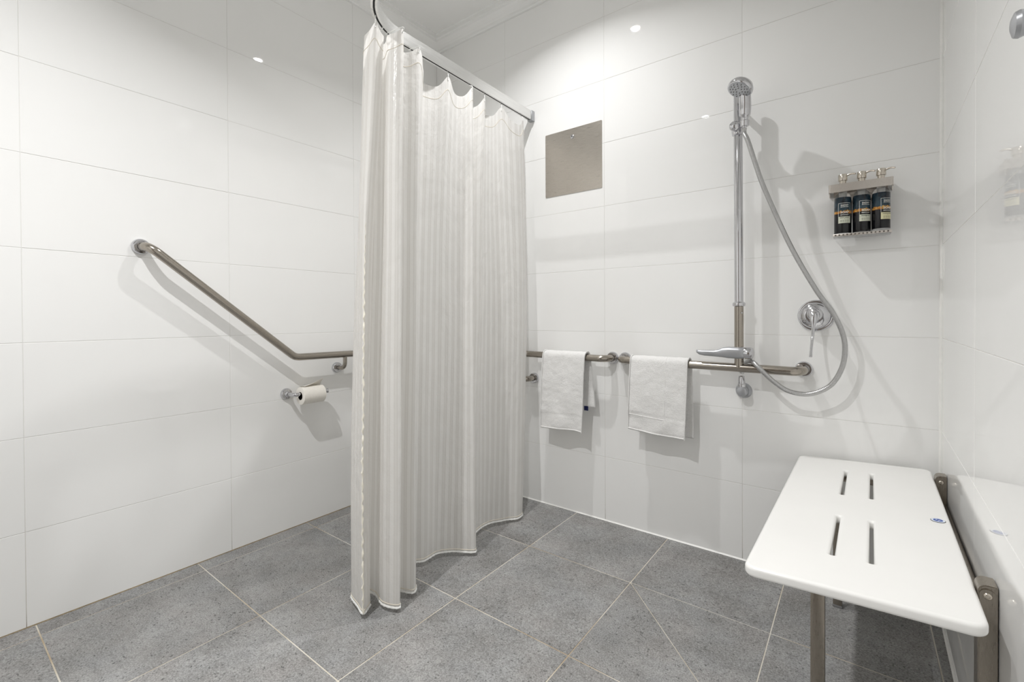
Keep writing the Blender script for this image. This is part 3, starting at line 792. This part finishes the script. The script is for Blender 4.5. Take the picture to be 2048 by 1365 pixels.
for bx_, (kind, deg, cream, lab, zb) in zip(BX, kinds):
    t = thing('pump_bottle', (bx_, BY, zb), lab, 'pump bottle', 'pump bottles in the wall rack')
    zs0 = 1.262 if kind != 'CONDITIONER' else 1.2665
    body = lathe_part('sleeve', (bx_, BY, 0), (0, 0, 1), [(BR - 0.0006, zs0), (BR, zs0 + 0.001), (BR, 1.384), (BR - 0.0006, 1.385)], 'bottle_sleeve', t, 40)
    lathe_part('base', (bx_, BY, 0), (0, 0, 1), [(0.0, zb), (BR - 0.003, zb), (BR - 0.0006, zb + 0.002), (BR - 0.0008, zs0 - 0.0002), (0.0, zs0 - 0.0002)], 'clear_plastic', t, 32)
    lathe_part('shoulder', (bx_, BY, 0), (0, 0, 1), [(BR - 0.001, 1.3852), (BR - 0.002, 1.391), (0.019, 1.398), (0.0135, 1.402), (0.012, 1.406), (0.012, 1.424)], 'clear_plastic', t, 32)
    lathe_part('dip_tube', (bx_, BY, 0), (0, 0, 1), [(0.0085, 1.3853), (0.0085, 1.4005), (0.0, 1.4006)], 'white_plastic', t, 20)
    lathe_part('collar', (bx_, BY, 0), (0, 0, 1), [(0.0100, 1.4245), (0.0100, 1.4445), (0.0, 1.4446)], 'stainless_pump', t, 24)
    pump = lathe_part('pump_head', (bx_, BY, 0), (0, 0, 1), [(0.0128, 1.4448), (0.0132, 1.4458), (0.0132, 1.4655), (0.0122, 1.4668), (0.0, 1.4668)], 'stainless_pump', t, 28)
    sd = Vector((math.sin(math.radians(72)), -math.cos(math.radians(72)), 0))
    b0_ = Vector((bx_, BY, 1.4605))
    tube_part('spout', catmull([b0_ + sd * 0.011, b0_ + sd * 0.018 + Vector((0, 0, 0.0025)), b0_ + sd * 0.028 + Vector((0, 0, 0.0035)), b0_ + sd * 0.037 + Vector((0, 0, 0.0005))], 5), 0.0030, 'stainless_pump', pump, 12)
    # printed label
    phi = math.radians(deg); hw = BR * math.radians(43)
    bm = bmesh.new(); curved_rect(bm, -hw, hw, 1.2955, 1.3180, 0.0003); wrap_bm(bm, bx_, BY, BR, phi)
    finish(bm, 'label_panel', cream, body, autosharp=False)
    bm = bmesh.new(); e_ = 0.0009
    for a, b_, c, d in ((-hw, hw, 1.3636, 1.3636 + e_), (-hw, -hw + e_, 1.318, 1.3636), (hw - e_, hw, 1.318, 1.3636)): curved_rect(bm, a, b_, c, d, 0.0003)
    wrap_bm(bm, bx_, BY, BR, phi); finish(bm, 'label_frame', 'print_white', body, autosharp=False)
    for txt, size, z_, wd, mat in (('SNOWY', 0.0072, 1.3560, 0.0225, 'print_white'), ('MOUNTAINS', 0.0036, 1.3505, 0.0225, 'print_white'), ('SOAP', 0.0098, 1.3318, 0.0240, 'print_white'),
                                   ('MERCHANT', 0.0046, 1.3236, 0.0240, 'print_white'), (kind, 0.0034, 1.3138, 0.0250 if len(kind) < 10 else 0.027, 'print_dark')):
        m_ = text_mesh(txt, size, wd); bm = bmesh.new(); bm.from_mesh(m_); bpy.data.meshes.remove(m_)
        for v in bm.verts: v.co.y += z_; v.co.z = 0.0010
        bmesh.ops.triangulate(bm, faces=bm.faces)
        wrap_bm(bm, bx_, BY, BR, phi); finish(bm, 'lettering', mat, body, False)
    bm = bmesh.new(); curved_rect(bm, -0.0007, 0.0007, 1.3095, 1.3109, 0.0010, 2)
    for k_ in range(3):
        for q in range(4): curved_rect(bm, -0.012 + q * 0.0063, -0.0075 + q * 0.0063, 1.2995 + k_ * 0.0026, 1.3001 + k_ * 0.0026, 0.0010, 2)
    wrap_bm(bm, bx_, BY, BR, phi); finish(bm, 'small_print', 'print_dark', body, autosharp=False)

# ------------------------------------------------------------------ towels
def towel(loc, label, xl, xr, rail_z, front_z, back_z, skew_f, skew_b, spread_b, seed, band_frac, tagged):
    t = thing('hand_towel', loc, label, 'towel', 'white hand towels on the rails')
    rnd = random.Random(seed)
    R_ = 0.0215; yc = -0.075
    Lf = rail_z - front_z; Lb = rail_z - back_z; arc = PI * R_
    tot = Lf + arc + Lb; NV = 90; NU = 40
    ph = [rnd.uniform(0, 6.28) for _ in range(8)]
    def P(u, v, off=0.0):
        s = v * tot
        wave = 0.0
        if s < Lf:
            d = Lf - s; z_ = rail_z - d; y_ = yc - R_
            k_ = d / Lf
            wave = 0.007 * k_ * noise.noise(Vector((u * 3.2 + k_ * 2.4 + seed, k_ * 3.5 - u * 1.5, seed * 1.7))) + (0.0055 * math.sin(3.1 * u * 2 + ph[0] + 1.2 * k_) + 0.0035 * math.sin(9 * u + ph[1] + 3 * k_)) * k_
            sh_ = skew_f * k_ + 0.010 * k_ * (u - 0.5) * 0
            z_ -= 0.012 * k_ * (math.sin(3.0 * u + ph[2]) * 0.6) 
            z_ -= (u - 0.5) * 0.006 * k_
            y_ -= 0.004 * math.sin(k_ * PI)
            n = Vector((0, -1, 0))
        elif s < Lf + arc:
            a = (s - Lf) / R_; y_ = yc - R_ * math.cos(a); z_ = rail_z + R_ * math.sin(a); sh_ = 0.0
            n = Vector((0, -math.cos(a), math.sin(a))); k_ = 0
        else:
            d = s - Lf - arc; k_ = d / Lb; z_ = rail_z - d; y_ = yc + R_
            wave = 0.004 * math.sin(4 * u + ph[4]) * k_; sh_ = skew_b * k_ + spread_b
            n = Vector((0, 1, 0))
            if y_ + wave + 0.003 > -0.012: wave = -0.015 - y_
        if Lf <= s < Lf + arc: sh_ = spread_b * ((s - Lf) / arc)
        x_ = xl + (xr - xl) * u + sh_
        p_ = Vector((x_, y_ + wave, z_))
        nz_ = noise.noise(Vector((x_ * 38 + seed, z_ * 38, y_ * 38))) * 0.0016 + noise.noise(Vector((x_ * 130 + seed, z_ * 130, y_ * 130))) * 0.0006
        return p_ + n * (off + (nz_ if off > 0 else 0)), n
    bm = bmesh.new(); A = []; B = []
    TH = 0.0055
    for i_ in range(NV + 1):
        v = i_ / NV; ra_, rb_ = [], []
        for j in range(NU + 1):
            u = j / NU
            edge = min(1.0, min(u, 1 - u) * 14 + 0.25) * min(1.0, min(v, 1 - v) * 40 + 0.3)
            s = v * tot
            dent = 0.0
            for f_ in band_frac:
                if abs(s - f_) < 0.006: dent = 0.0016
            ra_.append(bm.verts.new(P(u, v, TH * 0.75 * edge - dent)[0])); rb_.append(bm.verts.new(P(u, v, -TH * 0.25 * edge)[0]))
        A.append(ra_); B.append(rb_)
    for i_ in range(NV):
        for j in range(NU):
            bm.faces.new((A[i_][j], A[i_][j + 1], A[i_ + 1][j + 1], A[i_ + 1][j])); bm.faces.new((B[i_][j], B[i_ + 1][j], B[i_ + 1][j + 1], B[i_][j + 1]))
    for i_ in range(NV):
        bm.faces.new((A[i_][0], A[i_ + 1][0], B[i_ + 1][0], B[i_][0])); bm.faces.new((A[i_][NU], B[i_][NU], B[i_ + 1][NU], A[i_ + 1][NU]))
    for j in range(NU):
        bm.faces.new((A[0][j], B[0][j], B[0][j + 1], A[0][j + 1])); bm.faces.new((A[NV][j], A[NV][j + 1], B[NV][j + 1], B[NV][j]))
    finish(bm, 'cloth', 'terry', t, autosharp=False)
    # stitched hems along the front edges
    for side in (0.0, 1.0):
        tube_part('side_hem', [P(min(max(side, 0.008), 0.992), v_ / 60, 0.0045)[0] for v_ in range(0, 61)], 0.0024, 'terry', t, 8)
    tube_part('bottom_hem', [P(u_ / 30, 0.008, 0.003)[0] for u_ in range(0, 31)], 0.0032, 'terry', t, 8)
    if tagged:
        q = P(0.80, 1.0, 0.0)[0]
        box_part('care_tag', (q.x - 0.011, q.y - 0.0012, q.z - 0.018), (q.x + 0.011, q.y + 0.0012, q.z + 0.004), 'navy', t, 0.0004, 1)
    return t, P
towel((0.96, -0.075, 0.42), 'creased white hand towel with navy tag hanging on the rail next to the curtain', 0.845, 1.080, 0.7860, 0.424, 0.545, -0.018, 0.022, 0.006, 3, (0.075,), True)
t2, P2 = towel((1.425, -0.075, 0.47), 'folded white hand towel with woven border hanging on the rail next to the shower pole', 1.302, 1.548, 0.7815, 0.478, 0.470, -0.010, 0.006, 0.004, 11, (0.075,), False)
tube_part('border_ridge', [P2(0.64, v_ / 60, 0.0040)[0] for v_ in range(8, 31)], 0.0014, 'terry', t2, 8)
tube_part('border_ridge', [P2(u_ / 30 * 0.64, 0.103, 0.0038)[0] for u_ in range(1, 31)], 0.0016, 'terry', t2, 8)

# ------------------------------------------------------------------ curtain track
TX, TZ0, TZ1 = 0.722, 2.013, 2.060
R_T = 0.25
tk = thing('curtain_track', (TX, -0.4, TZ0), 'slim aluminium shower curtain track bending round a curve below the ceiling', 'curtain track')
tp = [Vector((TX, -0.012, 0)), Vector((TX, -0.30, 0)), Vector((TX, -0.60, 0))]
for k_ in range(17):
    a = PI / 2 * k_ / 16
    tp.append(Vector((TX + R_T - R_T * math.cos(a), -0.87 - R_T * math.sin(a), 0)))
yend = -0.87 - R_T
xend = (W + K * yend) - 0.012
tp += [Vector((1.5, yend, 0)), Vector((xend, yend, 0))]
def sweep(name, pts_, prof_, mat, parent):
    bm_ = bmesh.new(); rings_ = []
    for i_, p_ in enumerate(pts_):
        a = pts_[max(i_ - 1, 0)]; c = pts_[min(i_ + 1, len(pts_) - 1)]
        T = (c - a).normalized(); S = Vector((-T.y, T.x, 0))
        rings_.append([bm_.verts.new(p_ + S * s_ + Vector((0, 0, z_))) for s_, z_ in prof_])
    n_ = len(prof_)
    for a, c in zip(rings_[:-1], rings_[1:]):
        for k_ in range(n_): bm_.faces.new((a[k_], a[(k_ + 1) % n_], c[(k_ + 1) % n_], c[k_]))
    bm_.faces.new(rings_[0]); bm_.faces.new(rings_[-1])
    return finish(bm_, name, mat, parent)
hw = 0.0105
sweep('channel', tp, [(-hw, TZ0), (-hw, TZ1 - 0.002), (-hw + 0.002, TZ1), (hw - 0.002, TZ1), (hw, TZ1 - 0.002), (hw, TZ0), (0.0035, TZ0), (0.0035, TZ0 + 0.010), (-0.0035, TZ0 + 0.010), (-0.0035, TZ0)], 'track_aluminium', tk)
sweep('slot', tp, [(-0.0033, TZ0 + 0.0002), (-0.0033, TZ0 + 0.009), (0.0033, TZ0 + 0.009), (0.0033, TZ0 + 0.0002)], 'dark_slot', tk)
box_part('end_bracket', (TX - 0.0155, -0.026, TZ0 - 0.004), (TX + 0.0155, -0.0005, TZ1 + 0.002), 'lever_grey', tk, 0.003)
box_part('end_bracket', (xend - 0.010, yend - 0.0155, TZ0 - 0.004), (xend + 0.010, yend + 0.0155, TZ1 + 0.002), 'lever_grey', tk, 0.003)

# ------------------------------------------------------------------ shower curtain
# plan of the cloth from the wall end to the loose end: (bottom x, y), (top x, y)
CP = [((0.735, -0.190), (0.722, -0.085)), ((0.790, -0.205), (0.735, -0.105)), ((0.806, -0.259), (0.742, -0.170)), ((0.772, -0.316), (0.728, -0.270)), ((0.738, -0.405), (0.695, -0.325)),
      ((0.742, -0.474), (0.690, -0.365)), ((0.752, -0.515), (0.728, -0.395)), ((0.785, -0.568), (0.690, -0.450)), ((0.851, -0.615), (0.745, -0.500)), ((0.777, -0.672), (0.715, -0.560)),
      ((0.740, -0.724), (0.727, -0.630)), ((0.741, -0.789), (0.690, -0.685)), ((0.719, -0.828), (0.680, -0.735)), ((0.790, -0.885), (0.735, -0.775)), ((0.864, -0.950), (0.785, -0.840)),
      ((0.812, -0.985), (0.755, -0.895)), ((0.889, -1.035), (0.832, -0.955)), ((0.835, -1.060), (0.795, -0.990)), ((0.765, -1.040), (0.740, -0.965)), ((0.700, -1.055), (0.690, -0.980)),
      ((0.7105, -1.0966), (0.700, -1.020)), ((0.779, -1.118), (0.735, -1.040)), ((0.824, -1.128), (0.785, -1.035)), ((0.800, -1.085), (0.775, -0.995))]
HOOK_IDX = [1, 3, 6, 8, 10, 14, 16, 19, 22]
NUC = 12
def plan(which):
    return catmull([Vector((c[which][0], c[which][1], 0)) for c in CP], NUC)
bot_p, top_p = plan(0), plan(1)
NC = len(bot_p)
SU = [0.0]
for i_ in range(1, NC): SU.append(SU[-1] + (bot_p[i_] - bot_p[i_ - 1]).length)
def z_top(i_):
    u = i_ / NUC
    sag = 0.050 if u < 12.5 else 0.050 - 0.026 * min(1, (u - 12.5) / 1.5)
    return 1.988 - sag + sag * max(math.exp(-((u - h) / 0.42) ** 2) for h in HOOK_IDX)
ZB = 0.016
def cloth_pt(i_, v):
    """v = 0 at the hem, 1 at the heading"""
    u = i_ / NUC
    k_ = v ** 1.15
    x_ = bot_p[i_].x * (1 - k_) + top_p[i_].x * k_
    y_ = bot_p[i_].y * (1 - k_) + top_p[i_].y * k_
    belly = math.sin(PI * v)
    right = max(0.0, 1 - u / 6.0)
    y_ += 0.050 * belly * right
    left = max(0.0, (u - 17.0) / 6.0)
    x_ += -0.004 * belly * left
    y_ += -0.015 * belly * left
    x_ += 0.010 * math.sin(u * 2.1 + 3.0 * v) * belly * 0.6
    n1 = noise.noise(Vector((SU[i_] * 7.0, v * 3.0, 1.3))); n2 = noise.noise(Vector((SU[i_] * 22.0, v * 9.0, 4.1)))
    x_ += 0.006 * n1 * belly + 0.0022 * n2; y_ += 0.004 * n1 * belly
    hemz = ZB + 0.006 * noise.noise(Vector((SU[i_] * 5, 0.3, 9)))
    z_ = hemz + (z_top(i_) - hemz) * v
    return Vector((x_, y_, z_))
NVC = 84
cur = thing('shower_curtain', (0.77, -0.65, 0.016), 'white satin-striped shower curtain gathered in folds, hanging from the track to the floor', 'shower curtain')
bm = bmesh.new(); ul = bm.loops.layers.uv.verify()
vsq = [[bm.verts.new(cloth_pt(i_, j / NVC)) for j in range(NVC + 1)] for i_ in range(NC)]
for i_ in range(NC - 1):
    for j in range(NVC):
        f = bm.faces.new((vsq[i_][j], vsq[i_ + 1][j], vsq[i_ + 1][j + 1], vsq[i_][j + 1]))
        for l_, (a, c) in zip(f.loops, ((i_, j), (i_ + 1, j), (i_ + 1, j + 1), (i_, j + 1))): l_[ul].uv = (SU[a], c / NVC * 1.95)
me = bpy.data.meshes.new('cloth'); bm.to_mesh(me); bm.free()
link('cloth', me, 'curtain_cloth', cur)
tube_part('bottom_hem', [cloth_pt(i_, 0.0) + Vector((0.0005 * math.sin(i_ * 1.9), 0, 0.002)) for i_ in range(NC)], [0.0036 + 0.0009 * math.sin(i_ * 2.3) for i_ in range(NC)], 'white_plastic', cur, 8)
tube_part('hem_stitching', [cloth_pt(i_, 0.0065) + Vector((0.0006, -0.0006, 0)) for i_ in range(NC)], 0.0013, 'stitch', cur, 6)
tube_part('heading_stitching', [cloth_pt(i_, 0.972) for i_ in range(NC)], 0.0011, 'stitch', cur, 6)
iE = NUC * 22
SEAM = 104
tube_part('gathered_seam', [cloth_pt(iE, j / 160) + Vector((0.0015 * math.sin(j * 1.7), -0.001 + 0.002 * math.sin(j * 2.3 + 1), 0)) for j in range(SEAM + 1)], [(0.0026 + 0.0016 * math.sin(j * 2.1)) * min(1, (SEAM - j) / 30 + 0.15) for j in range(SEAM + 1)], 'seam_cream', cur, 8)
for h in HOOK_IDX:
    p_ = cloth_pt(h * NUC, 1.0)
    u = p_.y
    if u > -0.87: q = Vector((TX, u, TZ0 + 0.004))
    else:
        a = math.asin(min(1, (-0.87 - u) / R_T)); q = Vector((TX + R_T - R_T * math.cos(a), -0.87 - R_T * math.sin(a), TZ0 + 0.004))
    tube_part('hook', catmull([q, q + Vector((0, 0, -0.010)), p_ + Vector((0.002, -0.003, 0.004)), p_ + Vector((0.001, -0.004, -0.016)), p_ + Vector((0.0, 0.001, -0.012))], 5), 0.0014, 'white_plastic', cur, 8)
